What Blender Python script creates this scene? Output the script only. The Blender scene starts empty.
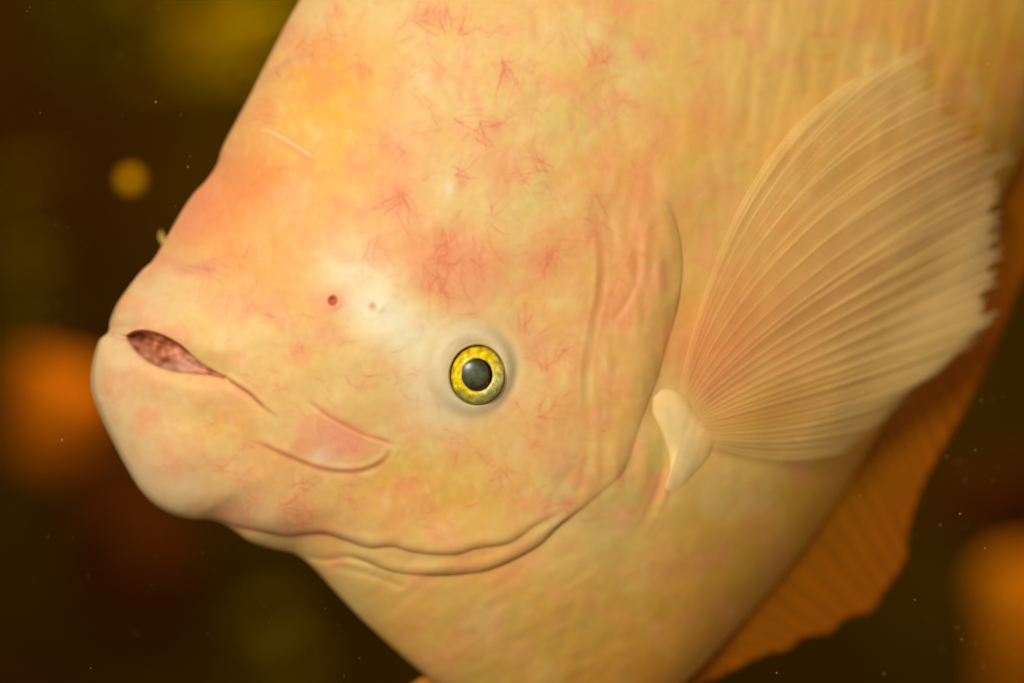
import bpy, math, random
import numpy as np

# ------------------------------------------------------------------ scene, camera, light
scene = bpy.context.scene
C = scene.collection
S = 0.0003            # metres per fish unit (one unit is about 0.3 mm on the fish)
D = 0.9               # camera to the plane of the cheek
DU = D / S
CU, CV = 512.0, 341.5

cam_d = bpy.data.cameras.new('camera')
cam = bpy.data.objects.new('camera', cam_d); C.objects.link(cam)
cam.location = (0, -D, 0); cam.rotation_euler = (math.radians(90), 0, 0)
cam_d.sensor_width = 36; cam_d.lens = 36 * D / (1024 * S)
cam_d.clip_start = 0.01; cam_d.clip_end = 50
cam_d.dof.use_dof = True
cam_d.dof.focus_distance = D - 0.011
cam_d.dof.aperture_fstop = 2.3
scene.camera = cam

w = bpy.data.worlds.new('World'); scene.world = w; w.use_nodes = True
w.node_tree.nodes['Background'].inputs[0].default_value = (1.0, 0.80, 0.52, 1)
w.node_tree.nodes['Background'].inputs[1].default_value = 0.22

def area(name, loc, target, size, power, col):
    l = bpy.data.lights.new(name, 'AREA'); l.shape = 'DISK'; l.size = size; l.energy = power; l.color = col
    o = bpy.data.objects.new(name, l); C.objects.link(o); o.location = loc
    from mathutils import Vector
    d = Vector(target) - Vector(loc)
    o.rotation_euler = d.to_track_quat('-Z', 'Y').to_euler()
    return o
area('flash_lamp', (-0.25, -0.75, 0.25), (-0.05, 0, 0.01), 0.24, 7.0, (1.0, 0.97, 0.91))
area('back_fill_lamp', (-0.1, 0.75, 1.1), (0.0, 1.1, 0.0), 0.6, 14.5, (1.0, 0.85, 0.6))  # added unseen lamp that brightens the background

scene.view_settings.view_transform = 'Standard'; scene.view_settings.look = 'None'
scene.view_settings.exposure = 0; scene.view_settings.gamma = 1
scene.render.engine = 'CYCLES'
scene.cycles.max_bounces = 8; scene.cycles.transparent_max_bounces = 48

rng = np.random.default_rng(11)
random.seed(5)

# ------------------------------------------------------------------ helpers
def tag(o, label=None, cat=None, kind=None, group=None):
    if label: o['label'] = label
    if cat: o['category'] = cat
    if kind: o['kind'] = kind
    if group: o['group'] = group
    return o

def lin(c):
    c = np.asarray(c, float) / 255.0
    return np.where(c <= 0.04045, c / 12.92, ((c + 0.055) / 1.055) ** 2.4)

def mesh_obj(name, verts, faces, mat, parent=None, smooth=True, colors=None):
    me = bpy.data.meshes.new(name)
    verts = np.asarray(verts, np.float32)
    if isinstance(faces, np.ndarray):
        n = len(faces); k = faces.shape[1]
        me.vertices.add(len(verts)); me.vertices.foreach_set('co', verts.ravel())
        me.loops.add(n * k); me.loops.foreach_set('vertex_index', faces.astype(np.int32).ravel())
        me.polygons.add(n)
        me.polygons.foreach_set('loop_start', np.arange(0, n * k, k, dtype=np.int32))
        me.update(calc_edges=True); me.validate()
    else:
        me.from_pydata(verts.tolist(), [], faces); me.update()
    if smooth: me.polygons.foreach_set('use_smooth', [True] * len(me.polygons))
    if colors is not None:
        a = me.color_attributes.new('pigment', 'FLOAT_COLOR', 'POINT')
        c4 = np.ones((len(verts), 4), np.float32); c4[:, :np.shape(colors)[1]] = colors
        a.data.foreach_set('color', c4.ravel())
    me.materials.append(mat)
    o = bpy.data.objects.new(name, me); C.objects.link(o)
    if parent: o.parent = parent
    return o

def new_mat(name):
    m = bpy.data.materials.new(name); m.use_nodes = True
    return m, m.node_tree.nodes, m.node_tree.links, m.node_tree.nodes['Principled BSDF']

def P(u, v, y):       # fish units to metres; y grows away from the camera
    return ((u - CU) * S, y * S, (CV - v) * S)

# raster workspace over the fish's left side
U0, V0, GW, GH = -100, -150, 1300, 950
gu, gv = np.meshgrid(np.arange(GW) + U0, np.arange(GH) + V0)
gu = gu.astype(np.float32); gv = gv.astype(np.float32)
_fx = np.fft.rfftfreq(GW)[None, :]; _fy = np.fft.fftfreq(GH)[:, None]
def blur(a, sx, sy=None):
    sy = sx if sy is None else sy
    k = np.exp(-2 * np.pi ** 2 * ((sx * _fx) ** 2 + (sy * _fy) ** 2))
    return np.fft.irfft2(np.fft.rfft2(a) * k, s=a.shape)
def noise(sx, sy=None):
    n = blur(rng.standard_normal((GH, GW)), sx, sy)
    return n / n.std()
def sstep(a, b, x):
    t = np.clip((x - a) / (b - a), 0, 1); return t * t * (3 - 2 * t)

def spline(pts, n=12):
    p = np.asarray(pts, float); out = []
    q = np.vstack([2 * p[0] - p[1], p, 2 * p[-1] - p[-2]])
    for i in range(1, len(q) - 2):
        t = np.linspace(0, 1, n, endpoint=False)[:, None]
        a, b, c, d = q[i - 1], q[i], q[i + 1], q[i + 2]
        out.append(0.5 * ((2 * b) + (-a + c) * t + (2 * a - 5 * b + 4 * c - d) * t ** 2 + (-a + 3 * b - 3 * c + d) * t ** 3))
    out.append(p[-1:]); return np.vstack(out)

def line_dist(pts, pad, sm=True):
    """distance, side sign and 0..1 parameter of the raster round an open curve (inside a padded box)"""
    p = spline(pts, 6) if sm else np.asarray(pts, float)
    x0 = int(max(0, p[:, 0].min() - pad - U0)); x1 = int(min(GW, p[:, 0].max() + pad - U0))
    y0 = int(max(0, p[:, 1].min() - pad - V0)); y1 = int(min(GH, p[:, 1].max() + pad - V0))
    sl = (slice(y0, y1), slice(x0, x1)); X = gu[sl]; Y = gv[sl]
    best = np.full(X.shape, 1e9, np.float32); sign = np.zeros(X.shape, np.float32); par = np.zeros(X.shape, np.float32)
    seg = np.hypot(*(np.diff(p, axis=0).T)); cum = np.concatenate([[0], np.cumsum(seg)])
    for i in range(len(p) - 1):
        ax, ay = p[i]; dx, dy = p[i + 1] - p[i]; L2 = dx * dx + dy * dy + 1e-9
        t = np.clip(((X - ax) * dx + (Y - ay) * dy) / L2, 0, 1)
        ex = X - ax - t * dx; ey = Y - ay - t * dy; d = ex * ex + ey * ey
        m = d < best
        best[m] = d[m]; sign[m] = np.sign(dx * ey - dy * ex)[m]; par[m] = ((cum[i] + t * seg[i]) / cum[-1])[m]
    return sl, np.sqrt(best), sign, par

def poly_sd(pts):
    """signed distance, positive inside a closed curve, and its window"""
    p = spline(list(pts) + [pts[0]], 6)
    sl, d, _, _ = line_dist(p, 60, False)
    X = gu[sl]; Y = gv[sl]; ins = np.zeros(X.shape, bool)
    for i in range(len(p) - 1):
        (ax, ay), (bx, by) = p[i], p[i + 1]
        if ay == by: continue
        c = ((ay > Y) != (by > Y)) & (X < (bx - ax) * (Y - ay) / (by - ay) + ax)
        ins ^= c
    return sl, np.where(ins, d, -d)

def sample(r, u, v):
    x = np.clip(u - U0, 0, GW - 1.001); y = np.clip(v - V0, 0, GH - 1.001)
    i = x.astype(int); j = y.astype(int); fx = x - i; fy = y - j
    if r.ndim == 3: fx = fx[..., None]; fy = fy[..., None]
    return (r[j, i] * (1 - fx) + r[j, i + 1] * fx) * (1 - fy) + (r[j + 1, i] * (1 - fx) + r[j + 1, i + 1] * fx) * fy

# ------------------------------------------------------------------ setting: back of the tank
def wall_mat():
    m, n, l, b = new_mat('algae_wall')
    tc = n.new('ShaderNodeTexCoord')
    n1 = n.new('ShaderNodeTexNoise'); n1.inputs['Scale'].default_value = 3.2; n1.inputs['Detail'].default_value = 3
    n2 = n.new('ShaderNodeTexNoise'); n2.inputs['Scale'].default_value = 9; n2.inputs['Detail'].default_value = 4
    r1 = n.new('ShaderNodeValToRGB'); r1.color_ramp.elements[0].position = 0.35; r1.color_ramp.elements[1].position = 0.68
    r1.color_ramp.elements[0].color = (0.055, 0.020, 0.0002, 1); r1.color_ramp.elements[1].color = (0.120, 0.070, 0.0004, 1)
    mx = n.new('ShaderNodeMixRGB'); mx.blend_type = 'MULTIPLY'; mx.inputs[0].default_value = 0.7
    r2 = n.new('ShaderNodeValToRGB'); r2.color_ramp.elements[0].color = (0.35, 0.35, 0.35, 1); r2.color_ramp.elements[0].position = 0.3
    l.new(tc.outputs['Object'], n1.inputs['Vector']); l.new(tc.outputs['Object'], n2.inputs['Vector'])
    l.new(n1.outputs['Fac'], r1.inputs[0]); l.new(n2.outputs['Fac'], r2.inputs[0])
    l.new(r1.outputs[0], mx.inputs[1]); l.new(r2.outputs[0], mx.inputs[2]); l.new(mx.outputs[0], b.inputs['Base Color'])
    b.inputs['Roughness'].default_value = 0.9; b.inputs['Specular IOR Level'].default_value = 0.0
    return m
nx, nz = 90, 70
xs = np.linspace(-1.6, 1.6, nx); zs = np.linspace(-1.2, 1.2, nz)
X, Z = np.meshgrid(xs, zs)
Y = 1.35 + 0.02 * np.sin(X * 9 + 1.3 * np.sin(Z * 7)) + 0.015 * np.sin(Z * 13 + X * 4)
idx = np.arange(nx * nz).reshape(nz, nx)
f = np.stack([idx[:-1, :-1], idx[:-1, 1:], idx[1:, 1:], idx[1:, :-1]], -1).reshape(-1, 4)
wall = mesh_obj('aquarium_wall', np.stack([X, Y, Z], -1).reshape(-1, 3), f, wall_mat())
tag(wall, kind='structure', label='dark brown algae covered back of the tank', cat='wall')

# ------------------------------------------------------------------ fish: body form
# outline of the fish seen from its left side, in photo-like units; x right, y down
OUT = [(300, 0), (283, 31), (266, 64), (250, 96), (236, 122), (223, 147), (217, 165), (207, 180), (193, 195), (181, 213), (168, 236),
       (160, 250), (152, 262), (142, 271), (130, 286), (118, 303), (111, 319), (109, 331), (105.5, 335.5), (100, 340), (95, 354), (91.5, 374), (93, 394), (101, 416),
       (112, 439), (125, 464), (139, 487), (154, 503), (171, 513), (190, 518), (208, 519), (222, 523), (234, 530), (250, 541),
       (272, 548), (296, 554), (315, 569), (335, 591), (360, 617), (388, 643), (418, 669), (450, 693), (500, 716), (560, 730), (620, 722), (680, 686),
       (732, 634), (784, 576), (832, 513), (872, 448), (912, 378), (950, 304), (986, 230), (1026, 152), (1085, 50), (1150, -60),
       (1200, -170), (1205, -270), (1160, -350), (1080, -400), (980, -420), (860, -410), (690, -355), (550, -280),
       (450, -200), (380, -120), (336, -60)]
def mid(u, v):
    a = np.maximum(0, (u - 470 + 0.25 * (v - 340)) / 600)
    return 106 + 0.17 * (u - 470) + 60 * a ** 2 / (1 + 0.4 * a)
op = spline(OUT + [OUT[0]], 14)[:-1]
om = mid(op[:, 0], op[:, 1])
op = np.stack([CU + (op[:, 0] - CU) * (DU + om) / DU, CV + (op[:, 1] - CV) * (DU + om) / DU], 1)
CX, CY = 640.0, 225.0
th = np.unwrap(np.arctan2(op[:, 1] - CY, op[:, 0] - CX)); rr = np.hypot(op[:, 0] - CX, op[:, 1] - CY)
if th[-1] < th[0]: th = th[::-1]; rr = rr[::-1]
o_ = np.argsort(th); th = th[o_]; rr = rr[o_]
t0 = th[0]
thx = np.concatenate([th - 2 * np.pi, th, th + 2 * np.pi]); rx = np.tile(rr, 3)
def Rtrue(a): return np.interp((a - t0) % (2 * np.pi) + t0, thx, rx)
# smoothed radius
ga = np.linspace(0, 2 * np.pi, 1440, endpoint=False); gr = Rtrue(ga)
ff = np.fft.rfft(gr); ff *= np.exp(-0.5 * (np.arange(len(ff)) / 7.0) ** 2); gs = np.fft.irfft(ff, 1440)
def Rsm(a): return np.interp(a % (2 * np.pi), np.append(ga, 2 * np.pi), np.append(gs, gs[0]))
HB = 152.0
def belly_w(a): return np.exp(-(((a - 0.75 + np.pi) % (2 * np.pi) - np.pi) / 0.62) ** 4)
def half(x, y):
    a = np.arctan2(y - CY, x - CX); r = np.hypot(x - CX, y - CY)
    R = Rtrue(a); s = r / R
    q = sstep(0.80, 0.99, s)
    s2 = np.clip(r / (R * q + Rsm(a) * (1 - q)), 0, 1)
    return HB * np.clip(1 - s2 ** (2.3 + 0.7 * belly_w(a)), 0, 1) ** (0.58 + 0.22 * belly_w(a))
def base_y(x, y): return mid(x, y) - half(x, y)
def proj(x, y, d): k = DU / (DU + d); return CU + (x - CU) * k, CV + (y - CV) * k

# ------------------------------------------------------------------ fish: relief drawn as folds, steps and pits
R = np.zeros((GH, GW), np.float32)
def crease(pts, depth, width, ends=(0.15, 0.15)):
    sl, d, sg, t = line_dist(pts, width * 4 + 4)
    e = sstep(0, ends[0], t) * sstep(0, ends[1], 1 - t)
    R[sl] -= depth * e * np.exp(-(d / width) ** 2)
wob_n = np.clip(noise(14), -2, 2)
def step(pts, amp, reach, edge=2.5, side=1, ends=(0.1, 0.1), roll=0):
    sl, d, sg, t = line_dist(pts, reach * 3)
    e = sstep(0, ends[0], t) * sstep(0, ends[1], 1 - t)
    sd = d * sg * side
    prof = sstep(-edge, edge, sd)
    if roll:
        q = np.clip((sd + 1.5) / (roll * (1 + 0.35 * wob_n[sl])), 0, 1); prof = np.sqrt(np.clip(1 - (1 - q) ** 2, 0, 1))
    F = np.zeros((GH, GW)); F[sl] = amp * e * prof * np.exp(-(np.maximum(sd, 0) / reach) ** 2)
    K = np.zeros((GH, GW)); K[sl] = np.exp(-(d / max(7, roll * 0.9)) ** 4)
    R[...] += F * K + blur(F, 9) * (1 - K)
def mound(u, v, ru, rv, ang, amp, power=1):
    c, s_ = math.cos(math.radians(ang)), math.sin(math.radians(ang))
    x = (gu - u) * c + (gv - v) * s_; y = -(gu - u) * s_ + (gv - v) * c
    R[...] += amp * np.exp(-((x / ru) ** 2 + (y / rv) ** 2) ** power)

# gill cover edge and folds under it
GILL = [(405, 571), (430, 573.5), (460, 573), (487, 569), (516, 557), (540, 543), (558, 525), (579, 509), (603, 489), (621, 472), (630, 451), (637, 429),
        (645, 407), (656, 378), (666, 342), (676, 308), (681, 270), (678, 236), (669, 207), (655, 189), (636, 177), (612, 172)]
step(GILL[:10], 8, 60, 3.5, -1, (0.25, 0.5), 15)
step(GILL[6:], 5.5, 60, 7.0, -1, (0.25, 0.3), 32)
step([(330, 547), (360, 558), (393, 570), (426, 574), (460, 573), (500, 565)], 7, 40, 2.5, -1, (0.3, 0.5), 14)
F1 = [(300, 533), (326, 533), (346, 539), (369, 546), (393, 545), (416, 551), (453, 553), (476, 547), (510, 541), (533, 525), (559, 511), (580, 497)]
step(F1, 6.5, 45, 3, -1, (0.15, 0.5), 14)
crease([(375, 553), (400, 560), (430, 562), (470, 559), (500, 551)], 1, 6)
JAW = [(190, 515), (213, 519), (236, 525), (266, 531), (286, 535), (306, 533), (328, 531), (350, 535)]
step(JAW, 11, 50, 2.2, -1, (0.45, 0.5), 20)
crease([(300, 556), (325, 560), (350, 558), (380, 566)], 2.5, 3.5)
crease([(330, 565), (370, 575), (410, 590)], 1.5, 4)
# bony plates on the gill cover
crease([(586, 420), (585, 373), (592, 326), (599, 293), (600, 256), (594, 210)], 0.8, 6)
step([(586, 420), (585, 373), (592, 326), (599, 293), (600, 256), (594, 210)], 3, 40, 7, -1, (0.2, 0.2))
crease([(610, 325), (628, 300), (638, 275), (636, 245)], 1.2, 4)
crease([(575, 505), (585, 470), (590, 430), (588, 400)], 0.8, 5)
crease([(545, 520), (556, 490), (575, 465), (580, 440)], 0.6, 5)
mound(640, 300, 28, 110, 10, 4)
# body wall behind the gill opening
step([(667, 440), (669, 458), (665, 480), (657, 503), (644, 527), (625, 550)], 8, 70, 9, -1, (0.3, 0.7))
mound(645, 470, 14, 50, 20, 3)
# mouth
MOUTH = [(125, 337), (135, 332), (147, 331.5), (163, 336), (180, 345.5), (194, 358), (210, 368.5), (227, 378.5), (208, 375), (190, 373.5), (173, 371), (158, 366), (143, 357), (132, 346)]
msl, msd = poly_sd(MOUTH)
# soft roll of both lips
sl, d, sg, t = line_dist([(108, 334), (126, 337), (160, 351), (195, 366), (227, 378.5), (250, 395)], 90)
F = np.zeros((GH, GW)); F[sl] = 9 * np.exp(-((d - 24) / 16) ** 2) * sstep(0, 0.35, 1 - t); R += blur(F, 8)
R[sl] -= 4 * np.exp(-(d / 11) ** 2) * sstep(0, 0.25, 1 - t)
crease([(104, 333), (112, 335), (126, 338)], 6, 2.4, (0.01, 0.01))
crease([(222, 376), (235, 385), (250, 395), (267, 410), (285, 421)], 3.6, 2.6, (0.05, 0.7))
step([(222, 376), (235, 385), (250, 395), (267, 410), (290, 424)], 4, 30, 3, -1, (0.1, 0.5))
crease([(146, 268), (157, 265), (168, 265), (190, 270), (213, 274), (240, 288)], 4, 4.5, (0.02, 0.6))
step([(148, 268), (168, 265), (190, 270), (213, 274)], 3.5, 25, 5, 1, (0.02, 0.6))
# maxilla plate behind the mouth corner
LB = [(305, 398), (317, 407), (333, 418), (362, 433), (387, 441.5), (400, 450)]
LC = [(243, 439), (262, 444), (284, 454), (303, 462), (320, 468), (340, 471), (362, 470), (381, 462), (390, 450), (388, 443)]
crease(LB, 1.7, 2.8); step(LB, 2.0, 30, 4, 1, (0.3, 0.3))
crease(LC, 0.8, 2.8, (0.3, 0.15)); step(LC, 2.6, 22, 3.6, -1, (0.35, 0.15))
crease([(389, 440), (402, 434), (421, 426)], 0.5, 3.5, (0.4, 0.4))
crease([(396, 452), (410, 462), (415, 476)], 1.0, 5)
mound(180, 455, 60, 45, 30, 10); mound(115, 390, 34, 45, 0, 8)
# forehead
mound(290, 120, 85, 55, -55, 9); crease([(205, 178), (222, 178), (245, 186)], 3, 9, (0.02, 0.6))
crease([(257, 128), (275, 134), (296, 146), (322, 163)], 1.2, 2.6)
crease([(248, 98), (268, 76), (290, 60), (318, 52), (350, 60)], 2.4, 6)
crease([(255, 90), (280, 62), (306, 42)], 1.6, 5)
mound(420, 160, 60, 90, 20, 3)
# nostrils
mound(333, 301, 4.0, 4.6, 15, -9, 2); mound(333, 301, 10, 10, 0, 2.2)
mound(380.5, 308, 3.6, 4.4, 20, 1.8); mound(373, 307, 3, 4, 0, -2)
mound(451, 187, 6, 8, 20, 0.9)
# eye socket
EX, EY = 473.5, 374.0
ed = np.hypot((gu - 472) / 1.0, (gv - 368) / 1.06)
R += 11 * np.exp(-(np.maximum(ed - 30, 0) / 15) ** 2) - 4.0 * np.exp(-((ed - 44) / 6.0) ** 2) * (0.18 + 0.82 * sstep(-0.75, 0.75, ((gu - 472) * 0.85 - (gv - 368) * 0.5) / np.maximum(ed, 1)))
ei = np.hypot((gu - 477.5) / 28.5, (gv - 375.0) / 31.0)
R -= 30 * sstep(0.99, 0.86, ei) + 1.0 * np.exp(-((ei - 1.02) / 0.10) ** 2)
# soft uneven skin, scale rows and belly wrinkles
lowm = sstep(0.0, 1.0, (gv - 480) / 120)
R += 0.9 * noise(26) + 0.45 * noise(11) + 0.16 * noise(4)
st = noise(4.5, 20)
side = sstep(660, 760, gu) * sstep(520, 380, gv)
R += 0.25 * side * st
ca, sa = math.cos(math.radians(28)), math.sin(math.radians(28))
def slanted(sx, sy, deg):
    n = noise(sx, sy); c, q = math.cos(math.radians(deg)), math.sin(math.radians(deg))
    x = (gu - 512) * c + (gv - 400) * q + 512; y = -(gu - 512) * q + (gv - 400) * c + 400
    return sample(n, (x + 100) % 1250 - 80, (y + 150) % 900 - 130)
ang_n = slanted(12, 3.0, -32)
R += 0.16 * ang_n * lowm * sstep(700, 560, gu)
R += 0.55 * noise(4, 14) * sstep(560, 610, gu) * sstep(690, 660, gu) * sstep(150, 200, gv) * sstep(520, 470, gv)
# shallow overlapping scales on flank and belly
for (x0, x1, y0, y1, am) in ((700, 1150, -150, 260, 0.45), (430, 840, 560, 800, 0.25)):
    q = 26.0
    a_ = ((gu + gv * 0.25) / q); b_ = ((gv - gu * 0.25) / (q * 0.62))
    row = np.floor(a_); off = (row % 2) * 0.5
    fb = (b_ + off) - np.floor(b_ + off) - 0.5; fa = a_ - row
    sc = np.clip(1 - np.hypot((fa - 0.0) * 0.95, fb * 0.9), 0, 1)
    mk = sstep(x0, x0 + 90, gu) * sstep(x1, x1 - 60, gu) * sstep(y0, y0 + 70, gv) * sstep(y1, y1 - 90, gv)
    R += blur(sc, 2.5) * mk * am * 3 - 1.5 * mk * am
# the mouth opening goes in last
grn = noise(2.2)
below = sstep(-3, 3, gv[msl] - 337 - (gu[msl] - 125) * 0.30)
mk = sstep(-1.4, 1.4, msd) * (1 - below) + sstep(-2.5, 8, msd) * below
ton = np.exp(-((gu[msl] - 182) / 22) ** 2 - ((gv[msl] - 366) / 7) ** 2)
R[msl] = R[msl] * (1 - mk) + mk * (-12 - 9 * sstep(2, 12, msd) - 9 * (1 - below) + 11 * ton + 1.6 * grn[msl])

# ------------------------------------------------------------------ fish: pigment
COL = np.empty((GH, GW, 3), np.float32); COL[:] = (244, 198, 120)
def blob(u, v, ru, rv, ang, col, a, power=1.0):
    c, s_ = math.cos(math.radians(ang)), math.sin(math.radians(ang))
    x = (gu - u) * c + (gv - v) * s_; y = -(gu - u) * s_ + (gv - v) * c
    k = (a * np.exp(-((x / ru) ** 2 + (y / rv) ** 2) ** power))[..., None]
    COL[...] = COL * (1 - k) + np.array(col, np.float32) * k
def tint(mask, col):
    k = np.clip(mask, 0, 1)[..., None]; COL[...] = COL * (1 - k) + np.array(col, np.float32) * k
# flank grows more orange towards the tail, partly dimmer light put into the colour
tint(0.75 * sstep(560, 980, gu + 0.15 * (gv - 340)), (232, 170, 56))
tint(0.7 * sstep(520, 640, gv + 0.1 * gu - 40), (210, 164, 66))  # lower body coloured darker, standing in for weaker light from above
tint(0.6 * sstep(900, 1050, gu), (224, 154, 34))
for a in [
    (310, 110, 75, 70, -40, (255, 178, 52), .95, 1.4), (345, 130, 50, 60, 0, (255, 186, 66), .6), (235, 205, 70, 60, -35, (252, 146, 76), .95),
    (200, 215, 50, 22, -50, (248, 160, 112), .8), (250, 110, 36, 60, 35, (248, 184, 120), .6), (285, 240, 75, 45, 0, (254, 180, 86), .8),
    (285, 40, 20, 60, 35, (246, 190, 130), .6), (330, 20, 40, 34, 0, (248, 190, 120), .5), (360, 35, 50, 40, 0, (250, 196, 122), .5),
    (150, 300, 60, 35, -20, (240, 198, 146), .85), (230, 325, 60, 40, 25, (250, 196, 122), .6), (120, 390, 45, 80, 10, (238, 200, 154), .95),
    (165, 420, 70, 50, 30, (243, 198, 138), .8), (215, 430, 36, 20, 15, (248, 200, 108), .75), (165, 485, 70, 34, 25, (240, 206, 150), .9),
    (240, 490, 60, 26, 10, (236, 186, 122), .6), (260, 515, 80, 12, 8, (222, 164, 122), .6), (330, 520, 60, 16, 0, (222, 160, 104), .5), (240, 470, 30, 16, 10, (248, 196, 128), .6),
    (360, 275, 45, 34, 30, (250, 230, 184), .95), (385, 320, 50, 22, 30, (252, 236, 194), .98), (420, 352, 44, 34, 35, (250, 230, 178), .95), (430, 400, 34, 26, 45, (246, 224, 172), .7),
    (333, 301, 15, 15, 0, (248, 182, 140), .7), (290, 380, 60, 30, 30, (248, 200, 124), .6), (350, 370, 45, 34, 0, (246, 204, 128), .7),
    (330, 445, 45, 18, 18, (246, 188, 142), .95), (345, 440, 22, 16, 30, (246, 168, 130), .75), (325, 459, 24, 6, 20, (246, 210, 176), .8), (372, 455, 14, 12, 0, (238, 190, 120), .6), (410, 432, 26, 10, -20, (244, 186, 130), .7),  # the slim pale blob below the maxilla is a painted highlight
    (415, 470, 60, 34, -20, (238, 190, 92), .9), (460, 500, 70, 34, 0, (234, 182, 82), .9), (380, 505, 60, 24, 10, (236, 186, 100), .7), (520, 450, 60, 50, 0, (240, 190, 104), .7),
    (560, 470, 16, 34, 15, (214, 186, 126), .75), (540, 400, 40, 50, 0, (244, 192, 112), .5),
    (400, 190, 34, 60, 0, (250, 178, 112), .8), (400, 120, 26, 44, -20, (250, 184, 110), .6), (440, 250, 40, 34, 30, (250, 178, 116), .7), (470, 270, 22, 40, 10, (248, 172, 122), .8), (415, 255, 30, 20, 40, (250, 176, 110), .6),
    (440, 130, 44, 60, 30, (248, 210, 138), .75), (430, 80, 20, 40, 30, (246, 208, 140), .5), (530, 195, 60, 24, -5, (230, 206, 124), .9), (575, 90, 50, 50, 0, (238, 200, 108), .7), (600, 140, 40, 50, 0, (232, 200, 112), .7), (480, 190, 40, 30, 0, (248, 204, 130), .5),
    (560, 250, 40, 45, 10, (242, 180, 104), .7), (640, 200, 60, 30, 20, (232, 166, 92), .8), (640, 270, 44, 60, 0, (232, 172, 94), .75), (655, 330, 24, 90, 12, (220, 168, 88), .8), (600, 300, 14, 80, 0, (230, 176, 104), .6), (610, 420, 24, 60, 10, (228, 172, 88), .7), (640, 240, 20, 30, 0, (240, 166, 106), .5),
    (520, 60, 40, 40, 0, (250, 198, 112), .7), (660, 40, 40, 80, 10, (240, 190, 98), .6), (690, 140, 30, 60, 0, (238, 184, 84), .7), (720, 220, 24, 80, 10, (232, 186, 98), .7), (690, 300, 12, 60, 10, (240, 176, 88), .7),
    (645, 470, 22, 60, 20, (218, 186, 96), .9), (610, 520, 40, 40, -30, (206, 178, 100), .7), (680, 530, 50, 30, -20, (232, 180, 84), .6),
    (330, 600, 60, 24, 40, (226, 190, 122), .6), (480, 640, 90, 40, 10, (218, 180, 100), .5), (650, 670, 90, 26, -10, (222, 150, 80), .6),
    (451, 187, 6, 9, 20, (250, 232, 196), .8), (427, 78, 9, 4, 55, (252, 228, 180), .6), (425, 84, 5, 12, -30, (248, 224, 176), .5),
]: blob(*a)
sl, d, sg, t = line_dist(OUT[43:57], 170)
K = np.zeros((GH, GW)); K[sl] = np.exp(-(d / 75) ** 2)
tint(0.6 * np.clip(K, 0, 1), (226, 152, 30))
# blotches
n1 = noise(16); n2 = noise(9); n3 = noise(30)
tint(0.36 * sstep(0.0, 2.0, n1), (250, 168, 84)); tint(0.32 * sstep(0.2, 2.0, -n1), (240, 212, 146)); tint(0.42 * sstep(0.1, 2.2, n2), (250, 158, 112)); tint(0.3 * sstep(0.3, 2.2, noise(13)), (248, 160, 110))
tint(0.10 * sstep(0.3, 2.0, n3) * sstep(420, 560, gu), (214, 194, 104)); tint(0.13 * sstep(0.4, 2.2, noise(6)), (246, 218, 160))
head = sstep(700, 600, gu) * (1 - lowm)
tint(0.22 * sstep(0.2, 2.2, noise(3.2, 2.0)) * head, (250, 158, 104)); tint(0.20 * sstep(0.2, 2.2, noise(2.2, 4.0)) * head, (248, 222, 162)); tint(0.25 * sstep(0.3, 2, noise(5, 22)) * sstep(480, 560, gu) * head, (238, 150, 96))
for a in [(360, 275, 40, 30, 30, (252, 228, 180), .3), (385, 320, 50, 22, 30, (254, 240, 204), .75), (415, 345, 46, 26, 35, (252, 236, 190), .8), (432, 400, 34, 24, 45, (248, 226, 176), .6), (165, 490, 60, 24, 25, (244, 214, 160), .6),
          (235, 200, 60, 40, -35, (254, 152, 86), .32), (205, 205, 40, 16, -55, (250, 150, 110), .5), (180, 268, 40, 8, 8, (240, 156, 120), .4), (345, 440, 26, 16, 25, (250, 160, 124), .5), (400, 180, 26, 60, 0, (252, 158, 100), .35), (455, 262, 40, 26, 40, (250, 160, 112), .4)]: blob(*a)
# pale bloodless ring round the eye and grey clear skin over it
blob(470, 370, 58, 56, 0, (240, 212, 160), .75, 2)
tint(0.85 * sstep(47, 42, ed) * sstep(26, 32, ed), (238, 212, 164)); tint(0.35 * np.exp(-((ed - 45) / 4) ** 2), (226, 190, 132))
blob(455, 405, 22, 12, -20, (228, 208, 160), .7)
blob(466, 337, 22, 9, 5, (226, 202, 158), .6)
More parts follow.
